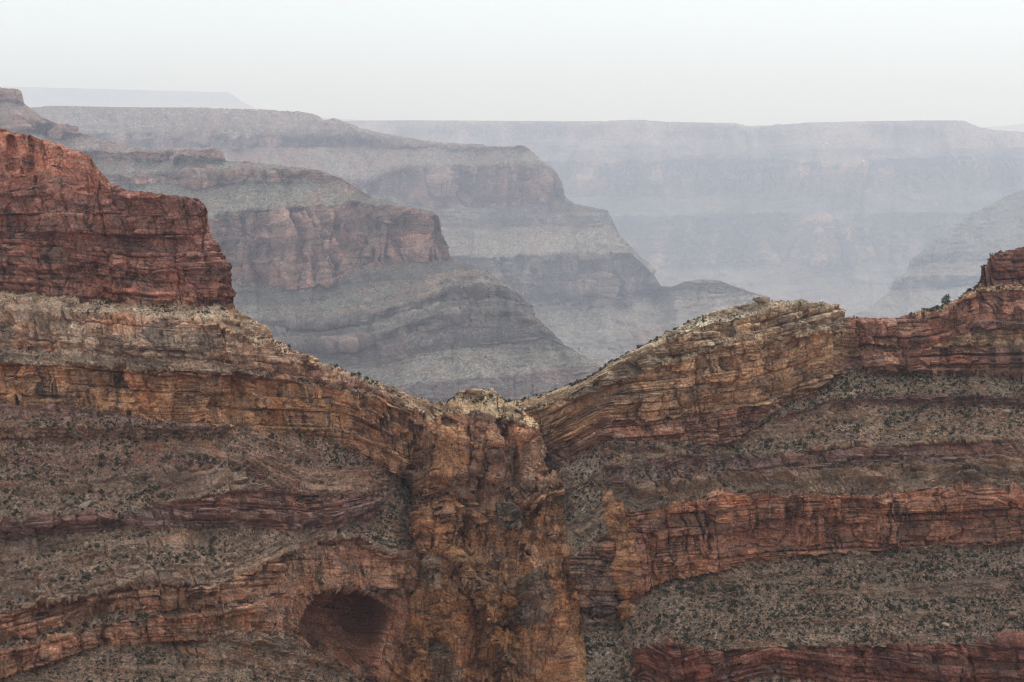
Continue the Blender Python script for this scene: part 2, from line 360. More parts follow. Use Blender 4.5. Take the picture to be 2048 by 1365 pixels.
    rc = hsh(idx, idx * 0 + 21, seed + 13); rc2 = hsh(cell, idx + 5, seed + 14)
    mixf = np.clip(0.65 * rc + 0.35 * rc2 + 0.35 * n2 * 1.2, 0, 1)
    la = np.clip(P['ledge'] * lm * 1.3, 0, 1); mixf = np.where(cl > .5, mixf, np.clip(0.5 + 0.9 * t1 + 0.5 * t2, 0, 1) * (1 - la) + mixf * la)[..., None]
    rgb = P['c0'] * (1 - mixf) + P['c1'] * mixf
    val = np.where(cl > .5, (0.70 + 0.60 * rc2) * (1 + .16 * r2a * on2) * (1 + .12 * np.clip(fB, -1, 1)), 1.0)[..., None]
    rgb = rgb * val
    lum = rgb @ np.array([.3, .5, .2]); rgb = lum[..., None] * np.array([1.06, 1.0, .9]) * .07 + rgb * .93
    if sc < 2: rgb = rgb * np.where(cl > .5, 1.36, 1.40)[..., None]
    q = pos / sc; st = np.stack([s / sc, b / sc, np.zeros_like(s)], -1)
    # back side: the hill has a far slope of its own
    allp = [pos]; extra_rows = 0
    base = pos[0]; acc = np.zeros(3)
    rows = []
    for d, sl in back:
        r_ = base.copy(); r_[:, 1] += d * sc; r_[:, 2] -= d * sc * sl; r_[:, 0] += (r_[:, 0] * d * sc / np.maximum(base[:, 1], 1)); rows.append(r_)
    nb = len(rows)
    if nb:
        rows = rows[::-1]; pos = np.concatenate([np.array(rows), pos], 0)
        pad = lambda a: np.concatenate([np.repeat(a[:1], nb, 0), a], 0)
        q = pos / sc; st = pad(st); rgb = pad(rgb); talus = pad(talus); varn = pad(P['varn'])
    else: varn = P['varn']
    H, W = pos.shape[:2]; ii = np.arange(H * W).reshape(H, W)
    quads = np.stack([ii[:-1, :-1], ii[1:, :-1], ii[1:, 1:], ii[:-1, 1:]], -1).reshape(-1, 4)
    attrs = {'rock': ('FLOAT_COLOR', np.concatenate([rgb, np.ones((H, W, 1))], -1).reshape(-1, 4)), 'q': ('FLOAT_VECTOR', q.reshape(-1, 3)),
             'st': ('FLOAT_VECTOR', st.reshape(-1, 3)), 'talus': ('FLOAT', talus.reshape(-1)), 'varnish': ('FLOAT', varn.reshape(-1))}
    return dict(V=pos.reshape(-1, 3), quads=quads, attrs=attrs, nb=nb, X=X, Y=Y, pos=pos[nb:], talus=talus[nb:], cl=cl, N=N, part=P.get('part'), shape=(H, W))
def emit(name, g, fm=None, parent=None):
    V, Q, A = g['V'], g['quads'], g['attrs']
    if fm is not None:
        Q = Q[fm]; used = np.unique(Q); remap = np.full(len(V), -1); remap[used] = np.arange(len(used))
        Q = remap[Q]; V = V[used]; A = {k: (ty, a[used]) for k, (ty, a) in A.items()}
    return link(name, mesh_from(name, V, Q, [ROCK], A), parent)

# ---- colours (albedo)
RED0, RED1 = (.345, .145, .098), (.25, .12, .092)
PALE0, PALE1 = (.50, .36, .26), (.40, .23, .14)
TAN0, TAN1 = (.40, .22, .11), (.33, .15, .08)
BUFF0, BUFF1 = (.44, .29, .17), (.36, .19, .10)
PUR0, PUR1 = (.25, .15, .12), (.30, .13, .085)
TALL0, TALL1 = (.215, .135, .092), (.24, .125, .08)
TALR0, TALR1 = (.205, .138, .092), (.23, .134, .082)
LCL0, LCL1 = (.36, .20, .12), (.28, .14, .09)
RCL0, RCL1 = (.36, .16, .085), (.27, .125, .08)
DRED0, DRED1 = (.24, .09, .06), (.19, .09, .066)

near_rim = [(-300, 236), (0, 257), (40, 264), (90, 282), (130, 292), (180, 312), (200, 342), (225, 366), (250, 379), (300, 386), (390, 396), (409, 405), (420, 422),
    (422, 440), (419, 470), (440, 490), (455, 522), (458, 540), (462, 562), (464, 612), (480, 624), (520, 646), (545, 676), (600, 706), (690, 739), (760, 766), (830, 792),
    (870, 803), (893, 802), (905, 796), (920, 784), (945, 777), (985, 781), (1000, 793), (1010, 806), (1040, 800), (1110, 782), (1170, 760), (1220, 725), (1290, 690),
    (1380, 640), (1420, 625), (1490, 606), (1560, 600), (1600, 602), (1680, 608), (1688, 622), (1696, 634), (1720, 635), (1760, 638), (1800, 634), (1840, 622), (1880, 612), (1910, 600),
    (1955, 572), (1961, 566), (1962, 536), (1966, 530), (1973, 530), (1977, 511), (2010, 502), (2048, 492), (2100, 470), (2300, 440)]
near_dep = [(-300, 415), (0, 402), (300, 391), (420, 388), (465, 392), (600, 408), (760, 425), (850, 431), (1010, 432), (1100, 427), (1190, 416), (1240, 410), (1300, 406),
    (1500, 410), (1700, 420), (1800, 424), (1950, 421), (2048, 415), (2300, 400)]
LB = [
 band([(-300, 335), (0, 345), (180, 366), (250, 379)], 2.6, 1, (.375, .145, .09), (.31, .13, .088), 4.5, .9, .25, 0, None, .5),
 band([(-300, 455), (0, 465), (200, 470), (420, 470), (460, 480)], 9, 1, (.35, .145, .10), (.27, .125, .098), 3.0, 1.0, .75),
 band([(-300, 575), (0, 583), (150, 596), (300, 611), (465, 612)], 5, 1, RED0, RED1, 1.5, 1.1, .75),
 band([(-300, 610), (0, 612), (150, 625), (300, 634), (380, 640), (430, 650), (465, 665), (540, 700), (600, 722), (690, 752), (760, 784), (800, 806), (830, 824), (870, 838), (930, 850)], 1.0, 0, (.50, .37, .25), (.44, .27, .17), 1.0, 1, .2, .7, ref=[(-300, 800), (0, 806), (150, 815), (300, 830), (465, 832), (669, 840), (717, 853), (764, 878), (830, 915), (930, 960)]),
 band([(-300, 690), (0, 694), (200, 708), (350, 722), (465, 735), (600, 760), (700, 775), (800, 805), (870, 830)], 2.6, 1, PALE0, (.38, .19, .11), 1.9, 1.3, .6, ref=[(-300, 800), (0, 806), (150, 815), (300, 830), (465, 832), (669, 840), (717, 853), (764, 878), (830, 915), (930, 960)]),
 band([(-300, 722), (0, 726), (200, 735), (350, 742), (465, 742), (600, 765), (700, 780), (800, 810), (870, 832)], .9, 0, (.32, .23, .17), (.3, .2, .13), 1.0, 1, .3, .6),
 band([(-300, 800), (0, 806), (150, 815), (300, 836), (420, 852), (470, 850), (560, 863), (650, 876), (720, 906), (770, 938), (830, 980), (930, 1000)], 6, 1, TAN0, TAN1, 2.1, 1.05, .85, ref=[(-300, 800), (0, 806), (150, 815), (300, 830), (465, 832), (669, 840), (717, 853), (764, 878), (830, 915), (930, 960)]),
 band([(-300, 830), (0, 836), (150, 845), (300, 862), (420, 868), (480, 850)], 1.3, 0, (.24, .13, .1), (.22, .14, .1), 1.2, 1, .4, .9),
 band([(-300, 905), (0, 910), (200, 915), (420, 915), (480, 930), (600, 990)], .78, 0, TALL0, TALL1, .8, 1, .2, .5),
 band([(-300, 925), (0, 928), (200, 930), (420, 936), (480, 936), (600, 990)], 1.1, 0, (.22, .10, .075), (.18, .105, .08), .9, 1, .3, .7),
 band([(-300, 1045), (0, 1045), (250, 1030), (440, 985), (560, 975), (700, 985), (760, 1000), (830, 1060)], .74, 0, TALL0, (.19, .125, .085), .8, 1, .2, .6),
 band([(-300, 1080), (0, 1080), (250, 1060), (440, 1055), (560, 1060), (650, 1062), (740, 1040), (765, 1005), (830, 1060)], 1.8, 0, (.19, .12, .10), (.25, .11, .075), .8, 1, .5, 1.0),
 band([(-300, 1240), (0, 1226), (140, 1205), (191, 1188), (294, 1174), (444, 1168), (495, 1144), (574, 1106), (650, 1086), (721, 1075), (765, 1104), (827, 1119), (930, 1130)], .74, 0, TALL0, TALR0, .8, 1, .2, .72),
 band([(-300, 1310), (0, 1291), (65, 1273), (160, 1246), (205, 1229), (294, 1222), (495, 1201), (600, 1185), (765, 1180), (930, 1180)], 4.5, 1, LCL0, LCL1, 1.6, .9, .8),
 band([(-300, 1322), (0, 1303), (100, 1275), (205, 1247), (342, 1229), (492, 1206), (600, 1187), (930, 1182)], .9, 0, TALL0, TALR0, 1.2, 1, .3, .4),
 band([(-300, 1370), (0, 1359), (65, 1338), (205, 1294), (294, 1287), (410, 1281), (492, 1260), (547, 1262), (590, 1268), (610, 1290), (700, 1345), (740, 1372), (840, 1440), (930, 1480)], 4.5, 1, LCL0, (.33, .14, .08), 1.6, .9, .7),
 band([(-300, 1800), (2300, 1800)], .8, 0, TALR0, TALL0, .8, 1, .2, .65),
]
RB = [
 band([(930, 830), (1045, 818), (1090, 812), (1190, 764), (1231, 733), (1300, 700), (1390, 655), (1430, 645), (1500, 632), (1560, 616), (1680, 612), (1695, 0), (2300, 0)], .8, 0, (.48, .38, .26), (.42, .30, .19), 1.2, 1, .2, .6),
 band([(930, 850), (1045, 822), (1190, 790), (1231, 765), (1348, 720), (1500, 680), (1600, 668), (1700, 660), (1715, 0), (2300, 0)], 2.8, 1, (.52, .40, .28), (.42, .27, .165), 1.8, 1.5, .5, ref=[(930, 960), (1090, 905), (1210, 845), (1348, 834), (1479, 815), (1541, 800), (1640, 770), (1720, 742), (1800, 735), (2300, 730)]),
 band([(930, 0), (1950, 0), (1960, 572), (2000, 570), (2300, 560)], 7, 1, RED0, RED1, 3.0, 1., .7),
 band([(930, 0), (1800, 0), (1830, 640), (1870, 632), (1900, 614), (1962, 582), (2100, 582), (2300, 574)], 1.0, 0, PALE1, TAN0, 1.2, 1, .2, .6),
 band([(930, 0), (1690, 0), (1700, 690), (1870, 690), (1960, 655), (2048, 660), (2300, 655)], 7, 1, (.33, .15, .095), (.30, .14, .09), 3.2, 1., .8),
 band([(930, 960), (1090, 905), (1210, 845), (1348, 834), (1479, 815), (1541, 800), (1640, 770), (1706, 715), (1800, 698), (1950, 694), (2300, 690)], 9, 1, (.39, .22, .12), (.42, .25, .14), 2.2, 1.0, .65, ref=[(930, 960), (1090, 905), (1210, 845), (1348, 834), (1479, 815), (1541, 800), (1640, 770), (1720, 742), (1800, 735), (2300, 730)]),
 band([(930, 1010), (1090, 952), (1210, 880), (1250, 884), (1348, 886), (1417, 896), (1479, 877), (1520, 848), (1568, 806), (1634, 788), (1675, 760), (1706, 730), (1775, 750), (1864, 748), (2037, 760), (2300, 765)], 5, 1, (.31, .15, .105), (.33, .19, .125), 1.3, 1., .7, ref=[(930, 960), (1090, 905), (1210, 845), (1348, 834), (1479, 815), (1541, 800), (1640, 770), (1720, 742), (1800, 735), (2300, 730)]),
 band([(930, 1010), (1210, 900), (1417, 900), (1560, 835), (1675, 797), (1800, 792), (2048, 796), (2300, 800)], .74, 0, TALR0, (.2, .135, .085), .8, 1, .2, .4),
 band([(930, 1010), (1210, 900), (1417, 902), (1560, 838), (1675, 812), (1800, 810), (2048, 812), (2300, 816)], 1.9, 0, (.2, .095, .075), (.17, .10, .08), 1.0, 1, .5, .95),
 band([(930, 1060), (1150, 980), (1217, 934), (1272, 928), (1348, 914), (1440, 912), (1610, 902), (1844, 888), (2048, 882), (2300, 885)], .72, 0, TALR0, TALR1, .8, 1, .2, .6),
 band([(930, 1090), (1150, 1010), (1217, 985), (1272, 986), (1348, 965), (1520, 952), (1610, 940), (1796, 928), (2048, 914), (2300, 914)], 1.8, 0, (.18, .125, .105), (.24, .11, .08), .8, 1.1, .5, 1.0),
 band([(930, 1130), (1150, 1112), (1222, 1062), (1232, 1036), (1245, 1028), (1300, 1020), (1433, 992), (1512, 984), (1621, 986), (1758, 992), (1854, 976), (1929, 968), (2048, 981), (2300, 975)], .74, 0, TALR0, TALR1, .7, 1, .2, .9),
 band([(930, 1250), (1150, 1245), (1230, 1238), (1262, 1218), (1270, 1202), (1305, 1174), (1348, 1157), (1416, 1147), (1485, 1133), (1539, 1120), (1621, 1109), (1724, 1103), (1826, 1092), (1929, 1092), (2048, 1087), (2300, 1080)], 7, 1, RCL0, RCL1, 2.0, 1., .85, ref=[(930, 1130), (1240, 1135), (1621, 1106), (2048, 1086), (2300, 1080)]),
 band([(930, 1440), (1258, 1430), (1268, 1298), (1348, 1288), (1444, 1301), (1553, 1294), (1662, 1294), (1826, 1291), (2048, 1279), (2300, 1280)], .76, 0, TALR0, (.18, .12, .085), .8, 1, .2, .42),
 band([(930, 1440), (1258, 1430), (1268, 1350), (1348, 1400), (1540, 1352), (1700, 1372), (2048, 1400), (2300, 1400)], 6, 1, DRED0, DRED1, 1.8, 1., .6),
 band([(-300, 1800), (2300, 1800)], .8, 0, TALR0, TALL0, 1.2, 1, .2, .3),
]
PIL_L = [(770, 925), (790, 903), (806, 888), (830, 868), (850, 845), (870, 836), (900, 829), (950, 822), (1010, 825), (1080, 833), (1150, 833), (1250, 814), (1365, 775), (1700, 700)]
PIL_R = [(770, 960), (790, 1000), (806, 1012), (825, 1048), (850, 1076), (900, 1081), (945, 1090), (965, 1105), (1000, 1121), (1050, 1131), (1110, 1141), (1180, 1156), (1260, 1166), (1365, 1172), (1700, 1195)]
PB = [
 band([(800, 850), (850, 842), (900, 826), (960, 828), (1000, 838), (1040, 850), (1100, 862)], 1.2, 0, (.46, .33, .2), (.42, .28, .16), 1.4, 1.3, .2, .8),
 band([(820, 992), (880, 962), (940, 1004), (1000, 1018), (1060, 985), (1100, 955)], 8, 1, (.34, .15, .072), (.22, .13, .085), 6.0, .7, .8, 0, None, .25),
 band([(820, 1025), (900, 1000), (960, 1046), (1040, 1060), (1070, 1010), (1100, 990)], 3.0, 1, (.27, .145, .085), (.36, .17, .075), 1.2, 1.2, .9, 0, None, .5),
 band([(700, 1800), (1300, 1800)], 3.8, 1, (.42, .20, .078), (.29, .145, .072), 2.6, .8, .6, 0, None, .16),
]
GULLY = [(1085, 905), (1150, 905), (1215, 890), (1228, 980), (1238, 1030), (1222, 1090), (1245, 1130), (1262, 1240), (1270, 1300), (1180, 1420), (1100, 1420), (1080, 1000)]
CAVE = [(604, 1232), (613, 1209), (627, 1197), (641, 1187), (664, 1178), (689, 1173), (708, 1174), (731, 1186), (752, 1200), (785, 1222), (815, 1262), (838, 1330), (830, 1400), (760, 1366), (698, 1334), (652, 1306), (613, 1286), (600, 1262), (597, 1246)]
def near_extra(X, Y, D, P, rim, D0):
    P = {k: v.copy() for k, v in P.items()}
    wv = 6 * fbm(X / 25, Y / 25, 931, 3)
    g = inside(GULLY, X + wv, Y + wv, 26.0); D = D + 6.0 * sstep(0, 1, g) * sstep(890, 1000, Y) * sstep(1110, 1215, X); inG = g > 0.25 + .35 * fbm(X / 14, Y / 14, 934, 4, .6)
    D = D - 5.0 * sstep(474 + wv, 456 + wv, X) * sstep(604, 640, Y) * sstep(885, 850, Y)
    D = D + 5.0 * sstep(1228 + wv, 1200 + wv, X) * sstep(1010, 1060, X) * sstep(735, 775, Y) * sstep(960, 900, Y)
    D = D + 4.5 * sstep(1694 + wv * .5, 1706 + wv * .5, X) * sstep(790, 740, Y)
    D = D - 3.5 * sstep(2030, 2040, X + wv * .4) * sstep(560, 640, Y) * sstep(800, 770, Y)
    D = D + 3.0 * np.exp(-((X - 208 - wv) / 9) ** 2) * sstep(1170, 1190, Y) * sstep(1300, 1280, Y) + 2.5 * np.exp(-((X - 1418 - wv * .4) / 5) ** 2) * sstep(1000, 1015, Y) * sstep(1150, 1130, Y)
    for x_, w_, a_ in ((20, 7, 3.5), (62, 2.5, 2.2), (104, 2, 2.0), (156, 2.5, 1.8), (-40, 3, 2.5)): D = D + a_ * np.exp(-((X - x_ - 3 * fbm(Y / 16, Y * 0 + x_, 961, 3)) / w_) ** 2) * sstep(268, 282, Y) * sstep(352, 338, Y)
    D = D + 3.0 * fbm(X / 70, Y / 160, 933, 3, .55)
    # alcove under the left wall
    cv = inside(CAVE, X, Y, 46.0)
    wx = X + 6 * fbm(X / 18, Y / 18, 901, 3); wy = Y + 5 * fbm(X / 18, Y / 18, 902, 3)
    wx = X + 3 * fbm(X / 18, Y / 18, 901, 3); wy = Y + 3 * fbm(X / 18, Y / 18, 902, 3); cv = inside(CAVE, wx, wy, 10.0)
    fade = 1 - sstep(1300, 1372, Y) * 0.8
    fx = 1 - sstep(690, 800, X + .3 * (Y - 1230))
    D = D + (11.0 + 15.0 * sstep(1370, 1230, Y)) * np.sqrt(np.clip(cv * (2 - cv), 0, 1)) * fade * fx
    inc = (cv * fx > 0.02)
    # smooth rock round the alcove
    smo = inside([(560, 1125), (640, 1098), (720, 1083), (770, 1112), (829, 1122), (832, 1400), (770, 1372), (700, 1330), (600, 1262), (500, 1255), (500, 1205)], X, Y, 14.0)
    P['blk'] = P['blk'] * (1 - .75 * smo); P['relief'] = P['relief'] * (1 - .35 * smo)
    P['c0'] = np.where((inG & (P['cl'] < .5))[..., None], np.array((.27, .20, .145)), P['c0']); P['c1'] = np.where((inG & (P['cl'] < .5))[..., None], np.array((.22, .155, .11)), P['c1'])
    gc = inG & (P['cl'] > .5) & (Y > 1050); P['c0'] = np.where(gc[..., None], np.array((.2, .15, .125)), P['c0']); P['c1'] = np.where(gc[..., None], np.array((.27, .15, .09)), P['c1'])
    # pillar
    L = poly(PIL_L, Y[:, :]) + 5 * fbm(Y / 22, Y * 0, 911, 3); Rr = poly(PIL_R, Y) + 5 * fbm(Y / 22, Y * 0, 912, 3)
    u = np.clip((X - L) / np.maximum(Rr - L, 1) * 2 - 1, -1, 1); inp = (X > L) & (X < Rr)
    Pp = eval_bands(PB, X, Y, rim, D0, 600, 6, 1.0)
    S = sdrop(Y); ds = np.diff(S, axis=0); tm = 0.5 * (Pp['tan'][1:] + Pp['tan'][:-1]); sm = 0.5 * (S[1:] + S[:-1])
    # start every pillar column at the level of the cap so that it is one tower
    lnD = np.vstack([np.zeros((1, X.shape[1])), np.cumsum(-ds / (sm + tm), 0)])
    s0_ = sdrop(np.minimum(Y[0], 812.0))[None, :]; Dp = 421.0 * np.exp(lnD)
    bulge = (np.maximum(1 - u * u, 0)) ** 0.55
    hgt = np.interp(Y, [776, 800, 860, 950, 1150, 1365, 1700], [0, 2, 8, 11, 12, 13, 14])
    flt = 1.4 * fbm((X + 0.12 * (Y - 900)) / 40, Y / 150, 915, 3, .5) + 2.6 * facets((X + .35 * Y) / 62, (Y - .25 * X) / 120, 921)
    flt = flt + 1.9 * (1 - 2 * np.abs(fbm((X + .1 * (Y - 900)) / 30, Y / 260, 925, 3, .55))) + 1.0 * (1 - 2 * np.abs(fbm((X + .1 * (Y - 900)) / 11, Y / 120, 926, 3, .55)))
    def rib(pts, h, wl, wr, y0, y1):
        xr = np.interp(Y, [p[1] for p in pts], [p[0] for p in pts]) + 5 * fbm(Y / 20, Y * 0 + h, 940, 3); dx = X - xr
        return h * np.where(dx < 0, np.exp(dx / wl), np.exp(-dx / wr)) * sstep(y0, y0 + 40, Y) * sstep(y1 + 40, y1, Y)
    flt = flt + rib([(1098, 950), (1115, 1050), (1130, 1150), (1148, 1260), (1158, 1400)], 8.5, 34, 14, 945, 1700)
    flt = flt + rib([(895, 1080), (945, 1175), (1010, 1330), (1030, 1420)], 8.0, 6, 55, 1090, 1700)
    flt = flt + rib([(858, 1000), (850, 1100), (880, 1200), (905, 1365)], 5.5, 14, 26, 1000, 1700)
    flt = flt + rib([(1005, 990), (1055, 1100), (1078, 1210)], 5.5, 34, 7, 1000, 1180)
    flt = flt + rib([(1090, 1100), (1050, 1170), (1035, 1250)], 5.0, 7, 40, 1110, 1230)
    for pl_, h_, so_ in (([(868, 868), (905, 846), (928, 850), (936, 910), (930, 955), (900, 965), (862, 958)], 2.6, 9), ([(942, 880), (990, 868), (1026, 885), (1030, 930), (1000, 985), (960, 985), (944, 940)], 3.2, 22),
                         ([(1034, 862), (1078, 858), (1084, 940), (1060, 975), (1036, 960)], 1.8, 12), ([(985, 910), (1026, 880), (1030, 915), (1005, 945)], 1.6, 8)):
        flt = flt + h_ * np.sqrt(inside(pl_, X + 3 * fbm(X / 14, Y / 14, 951, 3), Y + 3 * fbm(X / 14, Y / 14, 952, 3), so_))
    flt = flt - 3.5 * np.exp(-((X - (937 + .01 * (Y - 850))) / 4) ** 2) * sstep(845, 865, Y) * sstep(990, 950, Y) - 4.5 * np.exp(-((X - 1031) / 5) ** 2) * sstep(890, 915, Y) * sstep(985, 965, Y)
    Dp = Dp - hgt * bulge - flt * (.4 + .6 * bulge)
    Dp = np.minimum(Dp, D - 0.3)
    D = np.where(inp, Dp, D)
    for k in P:
        if P[k].ndim == 3: P[k] = np.where(inp[..., None], Pp[k], P[k])
        else: P[k] = np.where(inp, Pp[k] + (40 if k == 'k' else 0), P[k])
    wx = X + 9 * fbm(X / 20, Y / 20, 981, 4, .6); wy = Y + 9 * fbm(X / 20, Y / 20, 982, 4, .6)
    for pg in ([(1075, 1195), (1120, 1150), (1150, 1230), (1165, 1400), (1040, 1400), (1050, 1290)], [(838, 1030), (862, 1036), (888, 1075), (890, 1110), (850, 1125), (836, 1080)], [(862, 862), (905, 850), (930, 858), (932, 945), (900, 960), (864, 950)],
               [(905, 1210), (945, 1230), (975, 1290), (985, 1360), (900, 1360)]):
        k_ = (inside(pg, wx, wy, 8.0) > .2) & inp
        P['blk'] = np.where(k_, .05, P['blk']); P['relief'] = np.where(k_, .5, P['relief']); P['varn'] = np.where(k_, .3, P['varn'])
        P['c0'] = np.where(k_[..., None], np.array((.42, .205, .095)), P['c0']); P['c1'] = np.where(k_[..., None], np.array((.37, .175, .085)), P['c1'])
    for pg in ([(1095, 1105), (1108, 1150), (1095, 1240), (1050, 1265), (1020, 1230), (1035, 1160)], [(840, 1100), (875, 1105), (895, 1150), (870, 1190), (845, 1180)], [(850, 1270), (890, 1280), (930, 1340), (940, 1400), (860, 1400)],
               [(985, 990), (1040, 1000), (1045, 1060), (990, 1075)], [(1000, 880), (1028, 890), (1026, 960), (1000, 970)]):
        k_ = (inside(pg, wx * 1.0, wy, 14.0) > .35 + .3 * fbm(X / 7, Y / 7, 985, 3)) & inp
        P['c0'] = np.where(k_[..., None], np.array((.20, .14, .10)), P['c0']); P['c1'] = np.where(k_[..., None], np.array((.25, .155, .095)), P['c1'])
    P['ledge'] = np.where(inG & ~inp, .5, P['ledge'])
    P['cl'] = np.where(inc & ~inp, 1.0, P['cl']); P['bed'] = np.where(inc & ~inp, 2.4, P['bed'])
    P['c0'] = np.where((inc & ~inp)[..., None], np.array((.38, .17, .10)), P['c0']); P['c1'] = np.where((inc & ~inp)[..., None], np.array((.30, .15, .09)), P['c1'])
    P['varn'] = np.where(inc & ~inp, .25, P['varn']); P['ledge'] = np.where(inc & ~inp, 0, P['ledge'])
    P['low'] = np.where(inc & ~inp, 1330.0 + .12 * (X - 700), P['low']); P['blk'] = np.where(inc & ~inp, .7, P['blk'])
    fl_ = (smo > 0.3) & ~inp & (Y < 1340); P['cl'] = np.where(fl_, 1.0, P['cl'])
    of = inside([(1220, 985), (1248, 1012), (1268, 1060), (1278, 1130), (1270, 1232), (1250, 1242), (1240, 1130), (1224, 1080), (1213, 1040)], X + 4 * fbm(X / 15, Y / 15, 971, 3), Y, 3.0) > .3
    of = of & ~inp; P['cl'] = np.where(of, 1.0, P['cl']); P['blk'] = np.where(of, .2, P['blk']); P['varn'] = np.where(of, .5, P['varn'])
    P['c0'] = np.where(of[..., None], np.array((.42, .20, .08)), P['c0']); P['c1'] = np.where(of[..., None], np.array((.33, .16, .08)), P['c1'])
    part = np.where(P['cl'] > .5, 0, 1)                 # 0 cliff, 1 slope, 2 pillar, 3 alcove, 4 red butte
    part = np.where(inc, 3, part); part = np.where(inp, 2, part)
    P['part'] = part
    return D, P

NEAR = sheet('ridge', near_rim, near_dep, {'L': LB, 'R': RB}, -250, 2300, 2050, 1560, 1080, 1.0, 11, jit=8.0,
             back=((1.5, .35), (6, .55), (25, .7), (90, .9), (260, 1.0)), extra=near_extra, rim_jit=4.0, edge_fade=.5)
def face_part(g):
    p = g['part'][:-1, :-1].ravel(); return np.concatenate([np.repeat(g['part'][0, :-1][None], g['nb'], 0).ravel(), p])
fp = face_part(NEAR)
ridge = bpy.data.objects.new('ridge', None); col.objects.link(ridge); ridge.location = (0, 0, 0)
tag(ridge, 'red and tan layered rock ridge with a saddle and central pillar', 'ridge', kind='structure')
for pn, code in (('cliff', 0), ('talus_slope', 1), ('rock_pillar', 2), ('alcove', 3)):
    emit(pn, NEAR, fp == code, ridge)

# ------------------------------------------------------------------ hills behind
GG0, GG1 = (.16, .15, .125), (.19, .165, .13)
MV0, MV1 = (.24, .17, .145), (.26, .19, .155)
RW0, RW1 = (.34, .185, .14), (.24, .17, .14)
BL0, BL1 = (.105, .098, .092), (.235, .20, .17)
h1 = [
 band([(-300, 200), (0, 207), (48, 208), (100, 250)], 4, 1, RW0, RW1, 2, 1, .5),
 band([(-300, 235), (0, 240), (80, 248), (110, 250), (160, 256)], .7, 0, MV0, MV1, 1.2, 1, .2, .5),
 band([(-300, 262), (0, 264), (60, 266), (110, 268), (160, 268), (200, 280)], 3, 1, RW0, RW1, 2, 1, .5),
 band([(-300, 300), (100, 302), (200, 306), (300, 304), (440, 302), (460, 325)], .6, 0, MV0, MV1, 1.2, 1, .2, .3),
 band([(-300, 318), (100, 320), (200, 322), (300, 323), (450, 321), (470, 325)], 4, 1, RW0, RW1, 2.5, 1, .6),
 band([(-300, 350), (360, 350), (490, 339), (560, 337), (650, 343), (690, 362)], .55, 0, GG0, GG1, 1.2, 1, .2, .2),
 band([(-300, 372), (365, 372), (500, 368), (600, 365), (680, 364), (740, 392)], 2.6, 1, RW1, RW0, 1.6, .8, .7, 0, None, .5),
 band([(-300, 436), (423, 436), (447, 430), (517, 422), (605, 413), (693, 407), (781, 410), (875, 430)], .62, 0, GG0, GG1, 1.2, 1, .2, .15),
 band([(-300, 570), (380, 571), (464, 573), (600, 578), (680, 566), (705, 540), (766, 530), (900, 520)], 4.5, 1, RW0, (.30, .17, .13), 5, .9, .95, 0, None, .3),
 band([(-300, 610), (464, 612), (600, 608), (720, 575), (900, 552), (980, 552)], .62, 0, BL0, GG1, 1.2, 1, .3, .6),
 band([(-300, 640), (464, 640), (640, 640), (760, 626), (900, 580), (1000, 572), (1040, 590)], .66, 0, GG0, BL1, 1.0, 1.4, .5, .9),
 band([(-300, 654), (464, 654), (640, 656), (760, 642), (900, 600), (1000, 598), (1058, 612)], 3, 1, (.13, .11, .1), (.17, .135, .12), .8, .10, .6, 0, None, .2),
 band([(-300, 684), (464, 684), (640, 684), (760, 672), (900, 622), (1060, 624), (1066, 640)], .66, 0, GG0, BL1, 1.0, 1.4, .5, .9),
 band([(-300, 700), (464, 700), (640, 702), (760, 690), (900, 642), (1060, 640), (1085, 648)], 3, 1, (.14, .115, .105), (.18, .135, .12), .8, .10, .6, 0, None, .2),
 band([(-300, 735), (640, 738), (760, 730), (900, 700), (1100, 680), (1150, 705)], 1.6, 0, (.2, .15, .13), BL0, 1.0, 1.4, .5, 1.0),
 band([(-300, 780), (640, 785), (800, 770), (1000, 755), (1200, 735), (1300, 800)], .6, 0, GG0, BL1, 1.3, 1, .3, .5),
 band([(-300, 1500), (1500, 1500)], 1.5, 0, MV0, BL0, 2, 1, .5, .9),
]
HILL1 = sheet('hill', [(-300, 170), (0, 175), (38, 178), (46, 186), (48, 206), (80, 232), (110, 246), (157, 252), (161, 266), (200, 279), (250, 288), (310, 299), (380, 300), (430, 297), (446, 304),
    (452, 321), (560, 330), (640, 340), (690, 360), (720, 382), (745, 394), (800, 408), (865, 422), (878, 434), (880, 464), (892, 486), (901, 516), (935, 528), (972, 540), (1000, 560), (1060, 601), (1064, 628),
    (1090, 650), (1130, 690), (1195, 728), (1260, 770), (1320, 820)],
    [(-300, 3400), (0, 3300), (450, 3000), (690, 2880), (880, 2740), (1060, 2600), (1200, 2480), (1320, 2400)], h1, -250, 1320, 820, 880, 480, 6.0, 21, jit=4.0,
    flute=(70, 85, 260), rim_jit=1.6, edge_fade=.2)
h = emit('hill', HILL1); tag(h, 'nearest hazy butte with grey green slopes and a streaked red cliff', 'hill', kind='structure')
